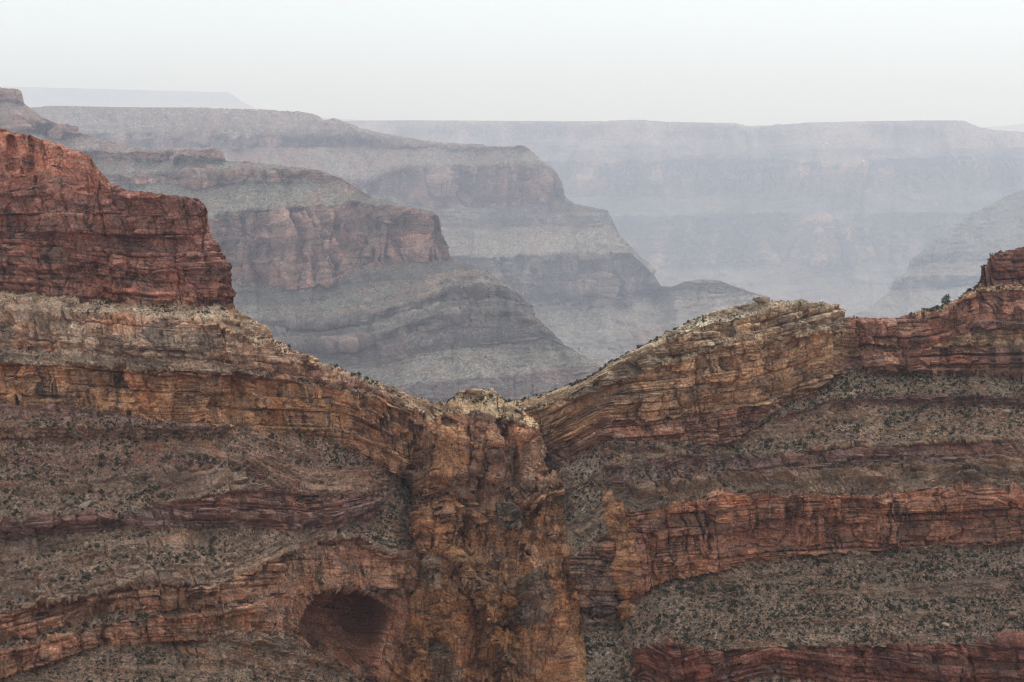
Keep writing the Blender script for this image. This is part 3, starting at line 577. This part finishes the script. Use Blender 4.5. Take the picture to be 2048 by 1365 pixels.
h2 = [
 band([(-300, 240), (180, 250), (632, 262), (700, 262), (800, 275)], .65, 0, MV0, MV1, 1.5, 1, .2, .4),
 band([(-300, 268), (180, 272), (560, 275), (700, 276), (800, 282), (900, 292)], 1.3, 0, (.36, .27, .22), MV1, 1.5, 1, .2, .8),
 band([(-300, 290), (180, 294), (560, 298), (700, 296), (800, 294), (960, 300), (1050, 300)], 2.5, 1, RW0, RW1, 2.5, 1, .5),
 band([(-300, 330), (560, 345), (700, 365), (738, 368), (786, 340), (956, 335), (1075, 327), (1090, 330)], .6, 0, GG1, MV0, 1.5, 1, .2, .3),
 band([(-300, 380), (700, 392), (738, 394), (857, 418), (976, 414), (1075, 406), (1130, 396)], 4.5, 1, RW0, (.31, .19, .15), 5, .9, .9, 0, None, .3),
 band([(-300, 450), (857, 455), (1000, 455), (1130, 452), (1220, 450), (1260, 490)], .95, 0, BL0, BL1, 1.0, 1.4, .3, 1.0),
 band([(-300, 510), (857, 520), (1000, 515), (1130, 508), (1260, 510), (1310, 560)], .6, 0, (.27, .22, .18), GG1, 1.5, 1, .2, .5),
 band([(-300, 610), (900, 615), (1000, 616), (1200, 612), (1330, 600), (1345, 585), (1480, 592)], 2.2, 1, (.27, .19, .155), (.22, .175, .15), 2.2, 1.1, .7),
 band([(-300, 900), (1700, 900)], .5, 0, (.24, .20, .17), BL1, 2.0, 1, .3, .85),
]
HILL2 = sheet('hill', [(-300, 208), (60, 214), (120, 211), (180, 213), (400, 215), (520, 219), (600, 223), (632, 229), (648, 240), (668, 236), (690, 243), (720, 255), (760, 265), (800, 272), (850, 281),
    (920, 287), (965, 288), (976, 293), (1050, 292), (1066, 304), (1085, 322), (1110, 340), (1125, 364), (1131, 394), (1150, 408), (1215, 420), (1230, 450), (1240, 470), (1280, 512), (1305, 545),
    (1322, 572), (1345, 573), (1370, 563), (1410, 558), (1440, 562), (1480, 577), (1530, 592), (1600, 620), (1700, 660), (1800, 720)],
    [(-300, 6700), (0, 6500), (700, 6100), (970, 5850), (1130, 5650), (1300, 5350), (1500, 5000), (1800, 4700)], h2, -250, 1800, 800, 800, 360, 12.0, 31, jit=4.0,
    flute=(190, 75, 240), rim_jit=1.2, edge_fade=.1)
h = emit('hill', HILL2); tag(h, 'long mauve plateau spur stepping down behind the nearest hazy butte', 'hill', kind='structure')
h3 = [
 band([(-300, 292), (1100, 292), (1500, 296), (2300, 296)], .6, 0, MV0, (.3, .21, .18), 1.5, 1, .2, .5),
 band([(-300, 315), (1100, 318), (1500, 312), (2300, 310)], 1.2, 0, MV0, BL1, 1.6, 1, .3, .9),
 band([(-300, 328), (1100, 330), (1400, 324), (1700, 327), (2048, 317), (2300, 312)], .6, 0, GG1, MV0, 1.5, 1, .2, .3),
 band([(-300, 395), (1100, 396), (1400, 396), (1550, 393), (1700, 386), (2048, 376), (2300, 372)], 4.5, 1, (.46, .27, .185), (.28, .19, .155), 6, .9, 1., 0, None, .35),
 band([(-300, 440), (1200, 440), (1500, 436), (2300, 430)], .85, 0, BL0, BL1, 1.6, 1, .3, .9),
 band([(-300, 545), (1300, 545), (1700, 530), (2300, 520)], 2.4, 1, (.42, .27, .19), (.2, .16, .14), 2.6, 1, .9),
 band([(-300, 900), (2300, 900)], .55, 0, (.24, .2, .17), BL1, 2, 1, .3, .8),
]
WALL = sheet('hill', [(-300, 252), (600, 246), (690, 241), (800, 240), (1000, 241), (1200, 242), (1285, 239), (1320, 243), (1400, 245), (1470, 246), (1495, 252), (1590, 247), (1610, 245), (1700, 243),
    (1850, 240), (1925, 240), (1940, 246), (1955, 253), (1990, 260), (2048, 264), (2300, 275)],
    [(-300, 12500), (1000, 12300), (1500, 12000), (2300, 11500)], h3, 300, 2300, 800, 700, 320, 24.0, 41, jit=4.0, flute=(1100, 140, 420), rim_jit=0.9, edge_fade=0.08, dmul=.8,
    back=((60, .01), (400, .012), (1500, .012)))
h = emit('hill', WALL); tag(h, 'farthest full canyon wall below the flat pale rim', 'canyon wall', kind='structure')
h5 = [
 band([(-300, 510), (1840, 512), (2300, 490)], .85, 0, GG0, GG1, 1.5, 1.2, .3, .9),
 band([(-300, 530), (1815, 530), (2300, 512)], 2.5, 1, BL0, BL1, 1.8, 1, .5),
 band([(-300, 556), (1790, 556), (2300, 548)], .6, 0, GG1, BL1, 1.5, 1, .2, .6),
 band([(-300, 578), (1785, 578), (2300, 566)], 3, 1, BL0, (.2, .155, .14), 1.8, 1, .6),
 band([(-300, 900), (2300, 900)], .55, 0, (.22, .2, .17), BL1, 2, 1, .3, .7),
]
HILL3 = sheet('hill', [(1560, 720), (1650, 660), (1745, 612), (1783, 578), (1789, 556), (1812, 546), (1820, 520), (1845, 502), (1855, 481), (1890, 463), (1905, 455), (1920, 442), (1945, 426), (1985, 407), (2012, 392), (2048, 379), (2300, 330)],
    [(1560, 6900), (1800, 7200), (2048, 7600), (2300, 8000)], h5, 1560, 2300, 420, 800, 420, 14.0, 51, jit=3.0, flute=(170, 90, 300), rim_jit=1.5)
h = emit('hill', HILL3); tag(h, 'grey green ledged hill at the right above the tree', 'hill', kind='structure')
ms = [band([(-300, 200), (460, 205), (2300, 260)], 2, 1, MV0, MV1, 2, 1, .3), band([(-300, 900), (2300, 900)], .6, 0, MV0, MV1, 2, 1, .2, .4)]
MESA1 = sheet('mesa', [(-300, 165), (40, 173), (240, 178), (455, 184), (466, 188), (480, 200), (510, 216), (600, 232), (800, 246), (1000, 250)], [(-300, 25000), (1000, 25000)], ms, -250, 1000, 300, 300, 60, 40.0, 61, jit=1.5, rim_jit=.2, dmul=.15, edge_fade=0)
h = emit('mesa', MESA1); tag(h, 'very faint flat mesa on the left horizon', 'mesa', kind='structure')
MESA2 = sheet('mesa', [(1850, 268), (1930, 258), (1990, 252), (2048, 248), (2300, 238)], [(1850, 25000), (2300, 25000)], ms, 1850, 2300, 150, 300, 40, 40.0, 66, jit=1.5, rim_jit=.2, dmul=.15, edge_fade=0)
h = emit('mesa', MESA2); tag(h, 'very faint low mesa on the right horizon', 'mesa', kind='structure')

# ------------------------------------------------------------------ canyon floor
def ground_mesh():
    g = []
    xs = np.linspace(-30000, 30000, 61); ys = np.concatenate([np.linspace(-3000, 12000, 61), np.linspace(13000, 45000, 20)])
    Xg, Yg = np.meshgrid(xs, ys); Z = -1620 + 60 * fbm(Xg / 2500, Yg / 2500, 71, 3)
    pos = np.stack([Xg, Yg, Z], -1); H, W = Xg.shape; ii = np.arange(H * W).reshape(H, W)
    Q = np.stack([ii[:-1, :-1], ii[:-1, 1:], ii[1:, 1:], ii[1:, :-1]], -1).reshape(-1, 4); n = H * W
    at = {'rock': ('FLOAT_COLOR', np.tile((.22, .18, .14, 1), (n, 1))), 'q': ('FLOAT_VECTOR', pos.reshape(-1, 3) / 12), 'st': ('FLOAT_VECTOR', pos.reshape(-1, 3) / 12),
          'talus': ('FLOAT', np.ones(n)), 'varnish': ('FLOAT', np.zeros(n))}
    return mesh_from('ground', pos.reshape(-1, 3), Q, [ROCK], at)
gr = tag(link('ground', ground_mesh()), 'dry canyon floor far below the ridge', 'ground', kind='structure')

# ------------------------------------------------------------------ haze
def haze():
    lo, hi = (-31000, -3500, -1800), (31000, 46000, 760)
    V = np.array([(x, y, z) for x in (lo[0], hi[0]) for y in (lo[1], hi[1]) for z in (lo[2], hi[2])], float)
    Q = np.array([(0, 1, 3, 2), (4, 6, 7, 5), (0, 4, 5, 1), (2, 3, 7, 6), (0, 2, 6, 4), (1, 5, 7, 3)])
    m, t = mat_new('haze'); b = NB(t)
    v = b.n('ShaderNodeVolumePrincipled'); v.inputs['Color'].default_value = (.77, .835, 1.0, 1); v.inputs['Density'].default_value = 1.0e-4
    v.inputs['Absorption Color'].default_value = (1, 1, 1, 1); v.inputs['Anisotropy'].default_value = 0.5
    o = b.n('ShaderNodeOutputMaterial'); b.l(v.outputs[0], o.inputs['Volume'])
    ob = link('haze', mesh_from('haze', V, Q, [m])); tag(ob, 'pale blue haze filling the canyon', 'haze', kind='stuff')
haze()

# ------------------------------------------------------------------ the rim the picture is taken from (unseen, below and behind the camera; added to block light)
def view_rim():
    xs = np.linspace(-2500, 2500, 101); ys = np.array([-3000, -800, -200, -40, -8, 1.5, 4, 12, 25, 45, 80, 140, 200, 260.])
    zs = np.array([6, 3, 1, -.5, -1.5, -1.75, -8, -60, -75, -150, -190, -260, -300, -320.])
    Xg, Yg = np.meshgrid(xs, ys); Z = np.repeat(zs[:, None], 101, 1) + np.where(Yg > 3, 1, .05) * 3 * fbm(Xg / 30, Yg / 20, 72, 3) * (Yg > -100) - 3 * (Yg > 3)
    pos = np.stack([Xg, Yg, Z], -1); H, W = Xg.shape; ii = np.arange(H * W).reshape(H, W)
    Q = np.stack([ii[:-1, :-1], ii[:-1, 1:], ii[1:, 1:], ii[1:, :-1]], -1).reshape(-1, 4); n = H * W
    at = {'rock': ('FLOAT_COLOR', np.tile((.28, .15, .1, 1), (n, 1))), 'q': ('FLOAT_VECTOR', pos.reshape(-1, 3)), 'st': ('FLOAT_VECTOR', pos.reshape(-1, 3)[:, [0, 2, 1]]),
          'talus': ('FLOAT', np.zeros(n)), 'varnish': ('FLOAT', np.full(n, .4))}
    return mesh_from('terrain', pos.reshape(-1, 3), Q, [ROCK], at)
tag(link('terrain', view_rim()), 'unseen rock rim under the viewpoint dropping into the canyon, added to block light', 'terrain', kind='structure')

# ------------------------------------------------------------------ shrubs, stones, tree
rs = np.random.RandomState(5)
GX, GY, GP, GT, GPART = NEAR['X'], NEAR['Y'], NEAR['pos'], NEAR['talus'], NEAR['part']
COLX = GX[0]
def at(px, py):
    c = int(np.clip(np.searchsorted(COLX, px), 0, len(COLX) - 1)); r = int(np.clip(np.searchsorted(GY[:, c], py), 1, GY.shape[0] - 2)); return r, c
def spot(px, py): r, c = at(px, py); return GP[r, c]
def soup(rs_, n, size, squash=.8, jag=.35):
    """n leaf-sized quads through a bumpy ellipsoid of radius one"""
    d = rs_.normal(size=(n, 3)); d /= np.linalg.norm(d, axis=1)[:, None]; r = rs_.uniform(.15, 1, n) ** .45
    lob = 1 + jag * np.sin(3 * d[:, 0] + rs_.uniform(0, 6)) * np.cos(3 * d[:, 1] + rs_.uniform(0, 6))
    c = d * (r * lob)[:, None]; c[:, 2] = c[:, 2] * squash + squash * .75
    a = rs_.normal(size=(n, 3)); a /= np.linalg.norm(a, axis=1)[:, None]; b_ = np.cross(a, d + .01); b_ /= np.linalg.norm(b_, axis=1)[:, None]
    sz = size * rs_.uniform(.6, 1.5, n)[:, None]
    V = np.stack([c - a * sz - b_ * sz * .6, c + a * sz - b_ * sz * .6, c + a * sz + b_ * sz * .6, c - a * sz + b_ * sz * .6], 1).reshape(-1, 3)
    return V, np.arange(4 * n).reshape(n, 4)
SHRUB = simple_mat('shrub_leaves', (.034, .042, .024), (.092, .09, .058), 1.2)
SHRUBD = simple_mat('juniper_leaves', (.022, .036, .02), (.045, .06, .032), 2.0)
BARK = simple_mat('juniper_bark', (.12, .09, .07), (.2, .16, .13), 6)
def stone_mat():
    m, t = mat_new('loose_stone'); b = NB(t); g = b.n('ShaderNodeNewGeometry'); tc = b.n('ShaderNodeTexCoord'); oi = b.n('ShaderNodeObjectInfo')
    rv = b.math('FRACT', b.math('ADD', g.outputs['Random Per Island'], oi.outputs['Random']), 0)
    cr_ = b.n('ShaderNodeValToRGB'); e = cr_.color_ramp; b.l(rv, cr_.inputs['Fac'])
    e.elements[0].color = (.15, .12, .1, 1); e.elements[1].color = (.31, .25, .19, 1)
    x = e.elements.new(.35); x.color = (.22, .17, .13, 1); x = e.elements.new(.6); x.color = (.25, .14, .1, 1); x = e.elements.new(.8); x.color = (.28, .24, .2, 1)
    c = b.mix(1.0, cr_.outputs[0], b.grey(b.rng(b.noise(tc.outputs['Object'], 1.8, 6, .65), .3, .7, .7, 1.3)), 'MULTIPLY')
    bs = b.n('ShaderNodeBsdfPrincipled'); b.l(c, bs.inputs['Base Color']); bs.inputs['Roughness'].default_value = .95; bs.inputs['Specular IOR Level'].default_value = .15
    o = b.n('ShaderNodeOutputMaterial'); b.l(bs.outputs[0], o.inputs['Surface']); return m
STONE = stone_mat()
def ico(sub):
    import bmesh
    bm = bmesh.new(); bmesh.ops.create_icosphere(bm, subdivisions=sub, radius=1)
    V = np.array([v.co[:] for v in bm.verts]); Fc = np.array([[v.index for v in f.verts] for f in bm.faces]); bm.free(); return V, Fc
I1V, I1F = ico(1); I3V, I3F = ico(3)
def boulder(rs_, V0, blocky=.5):
    """an angular block: a ball cut by random planes"""
    V = V0.copy()
    for _ in range(16):
        n = rs_.normal(size=3); n /= np.linalg.norm(n); d = rs_.uniform(.34, .72); h_ = V @ n
        V = V - np.outer(np.maximum(h_ - d, 0), n)
    V = V * np.array([rs_.uniform(.9, 1.3), rs_.uniform(.8, 1.1), rs_.uniform(.55, .85)])
    return V + .03 * np.stack([fbm(V0[:, 0] * 3 + i * 9, V0[:, 1] * 3 + V0[:, 2] * 2, 300 + i, 2) for i in range(3)], -1)

# candidate places on loose slopes, weighted by clumps
cand = np.argwhere((GT > .45) & (GX > -60) & (GX < 2110) & (GY < 1420))
rs.shuffle(cand)
def dens(px, py):
    n = fbm(px / 60, py / 40, 77, 4, .6); d = .62 + .8 * n
    d = d + np.where((px > 1260) & (py > 1090), .12, 0) + np.where((px > 660) & (px < 860) & (py > 880) & (py < 1080), .5, 0) + np.where((px > 1500) & (py > 730) & (py < 900), .15, 0)
    d = np.where((px < 480) & (py > 610) & (py < 740), d - .3, d)
    d = np.where((px > 1480) & (px < 1700) & (py < 650), -1, d)
    return np.clip(d, .0, 1.4)
pxs = GX[cand[:, 0], cand[:, 1]]; pys = GY[cand[:, 0], cand[:, 1]]
pick = cand[rs.uniform(size=len(cand)) < dens(pxs, pys) * .055]
print('shrubs', len(pick), 'of', len(cand))
size = np.clip(.27 * np.exp(rs.normal(0, .42, len(pick))), .18, 1.15)
order = np.argsort(-size)
pick = pick[order]; size = size[order]
def region(px, py):
    if px < 880:
        if py < 760 and px < 480: return ('low desert shrub on the pale ledges under the left red butte', 'shrubs on the pale ledges')
        if px > 470 and py < 860: return ('small shrub on the pale crest sloping down to the saddle from the left', 'shrubs along the left crest')
        if py > 1180: return ('green shrub on the ledges beneath the left lower cliff', 'shrubs below the left lower cliff')
        if px > 640: return ('dense green shrub on the slope beside the left foot of the pillar', 'shrubs beside the pillar')
        return ('dark green desert shrub on the broad brown slope under the left wall', 'shrubs on the left brown slope')
    if py < 700 and px > 1700: return ('small shrub on the tan ledge by the right red block', 'shrubs on the right tan ledge')
    if py < 850 and px < 1700: return ('small shrub on the pale crest rising to the right of the saddle', 'shrubs along the right crest')
    if px < 1262: return ('dark shrub in the grey gully right of the pillar', 'shrubs in the grey gully')
    if py < 905: return ('green shrub on the slope right under the right upper cliff', 'shrubs under the right upper cliff')
    if py < 1060: return ('grey green shrub on the ledgy bench above the right orange cliff', 'shrubs on the right ledgy bench')
    if py < 1320: return ('dark green shrub on the stony slope below the right orange cliff', 'shrubs on the right stony slope')
    return ('dark shrub at the foot of the lowest dark red cliff', 'shrubs at the lowest cliff')
shrub_me = []
for i in range(6):
    V, Q = soup(np.random.RandomState(40 + i), 110, .17); shrub_me.append(mesh_from('desert_shrub', V, Q, [SHRUB]))
N_IND = 290; n_in = 0; seen_reg = set(); stuffV, stuffQ, off = [], [], 0
sv = [soup(np.random.RandomState(60 + i), 22, .32) for i in range(8)]
for (r, c), sz in zip(pick, size):
    px, py = GX[r, c], GY[r, c]; p = GP[r, c]
    if n_in < N_IND and 8 < px < 2040 and py < 1356:
        o = bpy.data.objects.new('desert_shrub', shrub_me[n_in % 6]); col.objects.link(o)
        o.location = (p[0], p[1] - .1, p[2] - .15 * sz); o.rotation_euler = (0, 0, rs.uniform(0, 6.28)); o.scale = (sz, sz, sz * rs.uniform(.8, 1.15))
        lb, g = region(px, py)
        if g not in seen_reg:
            seen_reg.add(g); lb = 'largest ' + lb
        tag(o, lb, 'shrub', g, 'thing'); n_in += 1
    else:
        V, Q = sv[rs.randint(8)]; a = rs.uniform(0, 6.28); ca, sa = math.cos(a), math.sin(a)
        W = np.stack([V[:, 0] * ca - V[:, 1] * sa, V[:, 0] * sa + V[:, 1] * ca, V[:, 2]], -1) * min(sz, .8) + (p[0], p[1] - .1, p[2] - .12 * sz)
        stuffV.append(W); stuffQ.append(Q + off); off += len(W)
o = link('undergrowth', mesh_from('undergrowth', np.concatenate(stuffV), np.concatenate(stuffQ), [SHRUB]))
tag(o, 'sparse small desert scrub dotted over the ridge slopes', 'scrub', kind='stuff')
# scree
pk = cand[rs.uniform(size=len(cand)) < np.clip(.5 - .3 * (fbm(pxs / 50, pys / 35, 78, 4, .6)), .1, 1) * .11]
stV, stF, off = [], [], 0
bv = [boulder(np.random.RandomState(80 + i), I1V) for i in range(10)]
big = []
for r, c in pk:
    sz = min(.19 * math.exp(rs.normal(0, .55)), 1.2); p = GP[r, c]
    if sz > .62: big.append((sz, r, c)); continue
    V = bv[rs.randint(10)]; a = rs.uniform(0, 6.28); ca, sa = math.cos(a), math.sin(a)
    stV.append(np.stack([V[:, 0] * ca - V[:, 1] * sa, V[:, 0] * sa + V[:, 1] * ca, V[:, 2]], -1) * sz + (p[0], p[1] - .05, p[2] + .1 * sz)); stF.append(I1F + off); off += len(V)
print('stones', len(stV), 'boulders', len(big))
o = link('rubble', mesh_from('rubble', np.concatenate(stV), np.concatenate(stF), [STONE])); tag(o, 'loose grey and red scree covering the slopes', 'scree', kind='stuff')
bo_me = [mesh_from('boulder', boulder(np.random.RandomState(120 + i), I3V), I3F, [STONE]) for i in range(6)]
def breg(px, py):
    l, g = region(px, py); l = l.split(' on ', 1)[-1] if ' on ' in l else l.split('shrub ', 1)[-1]
    return 'angular boulder, ' + l, g.replace('shrubs', 'boulders')
big.sort(reverse=True)
for i, (sz, r, c) in enumerate(big[:200]):
    p = GP[r, c]; o = bpy.data.objects.new('boulder', bo_me[i % 6]); col.objects.link(o)
    o.location = (p[0], p[1] - .1, p[2] + .02 * sz); o.rotation_euler = (rs.uniform(-.3, .3), rs.uniform(-.3, .3), rs.uniform(0, 6.28)); o.scale = (sz, sz, sz)
    lb, g = breg(GX[r, c], GY[r, c]); tag(o, lb, 'boulder', g, 'thing')
PALE_STONE = simple_mat('pale_limestone', (.28, .21, .15), (.44, .35, .25), 1.5)
def named_boulder(px, py, wpx, hpx, label, seed_, mat=PALE_STONE, lift=.0):
    p = spot(px, py); d = p[1]; rr = np.random.RandomState(seed_); V = boulder(rr, I3V); V = V / np.abs(V).max(0)
    o = link('boulder', mesh_from('boulder', V * (wpx * d / F / 2, wpx * d / F / 2.6, hpx * d / F / 2), I3F, [mat]))
    o.location = (p[0], p[1] - wpx * d / F * .12, p[2] + hpx * d / F * (.25 + lift)); o.rotation_euler = (0, 0, rr.uniform(-.3, .3)); tag(o, label, 'boulder', None, 'thing')
for a in ((1524, 604, 44, 17, 'flat pale caprock boulder perched on the top of the right ridge', 12, PALE_STONE, .0), (171, 1013, 30, 18, 'broad pale grey boulder in the middle of the left brown slope', 2, STONE),
          (140, 1008, 22, 15, 'smaller pinkish boulder left of the broad pale one on the left slope', 3, STONE), (293, 612, 18, 9, 'pale tan block on the ledge right under the left red butte', 4),
          (1730, 859, 8, 7, 'small pale stone alone on the slope under the right upper cliff', 5), (2011, 829, 22, 10, 'pale tan slab on the slope at the right edge under the upper cliff', 6),
          (2026, 1232, 22, 14, 'long pale boulder at the right edge of the lower stony slope', 7, STONE), (2013, 1269, 24, 14, 'grey boulder at the right just above the lowest dark red cliff', 8, STONE),
          (1891, 1251, 18, 11, 'pale flat boulder on the lower stony slope above the dark red cliff', 9), (1789, 1268, 18, 10, 'grey slab lower on the stony slope, left of the pale flat boulder', 10, STONE),
          (18, 1045, 14, 9, 'bright tan block near the left edge of the brown slope', 11)):
    named_boulder(*a)

def tube(pts, rad, n=8):
    V, Q = [], []
    for i, (p, r) in enumerate(zip(pts, rad)):
        for k in range(n):
            a = 2 * math.pi * k / n; V.append((p[0] + r * math.cos(a), p[1] + r * math.sin(a), p[2]))
    for i in range(len(pts) - 1):
        for k in range(n): Q.append((i * n + k, i * n + (k + 1) % n, (i + 1) * n + (k + 1) % n, (i + 1) * n + k))
    return np.array(V, float), np.array(Q)
def juniper(px, py, hgt, label):
    p = spot(px, py); t_ = bpy.data.objects.new('juniper_tree', None); col.objects.link(t_); t_.location = (p[0], p[1] - .5, p[2] - .2)
    tag(t_, label, 'tree', None, 'thing'); r2 = np.random.RandomState(9)
    Vs, Qs, o_ = [], [], 0
    limbs = [([(0, 0, -.6), (.1, 0, .5), (-.05, .1, 1.3), (.1, 0, 2.2), (.2, 0, 3.1)], [.26, .2, .15, .1, .04])]
    for a, z0, l in ((.3, .7, 1.3), (2.2, .9, 1.4), (3.6, 1.2, 1.2), (5, 1.5, 1.1), (1.2, 1.9, .9)):
        limbs.append(([(0, 0, z0), (.5 * l * math.cos(a), .5 * l * math.sin(a), z0 + .35), (l * math.cos(a), l * math.sin(a), z0 + .8)], [.1, .07, .03]))
    for pts, rad in limbs:
        V, Q = tube(pts, rad); Vs.append(V); Qs.append(Q + o_); o_ += len(V)
    k = hgt / 3.9
    link('trunk', mesh_from('trunk', np.concatenate(Vs) * k, np.concatenate(Qs), [BARK]), t_)
    Vs, Qs, o_ = [], [], 0
    for cx, cy, cz, rr in ((.35, 0, 3.2, .75), (.75, .2, 2.6, .7), (-.35, .1, 2.4, .8), (-.95, 0, 1.8, .7), (.3, -.4, 1.9, .8), (.55, .3, 1.25, .7), (-.4, -.2, 1.1, .75), (-1.1, .1, 1.15, .5), (.1, .5, 2.7, .7), (-.2, -.3, .55, .6)):
        V, Q = soup(r2, 170, .1, .85, .3); V[:, 2] -= .6; Vs.append(V * rr + (cx, cy, cz)); Qs.append(Q + o_); o_ += len(V)
    link('crown', mesh_from('crown', np.concatenate(Vs) * k, np.concatenate(Qs), [SHRUBD]), t_)
juniper(1890, 610, 3.9, 'lone dark green juniper on the crest at the foot of the right red block')
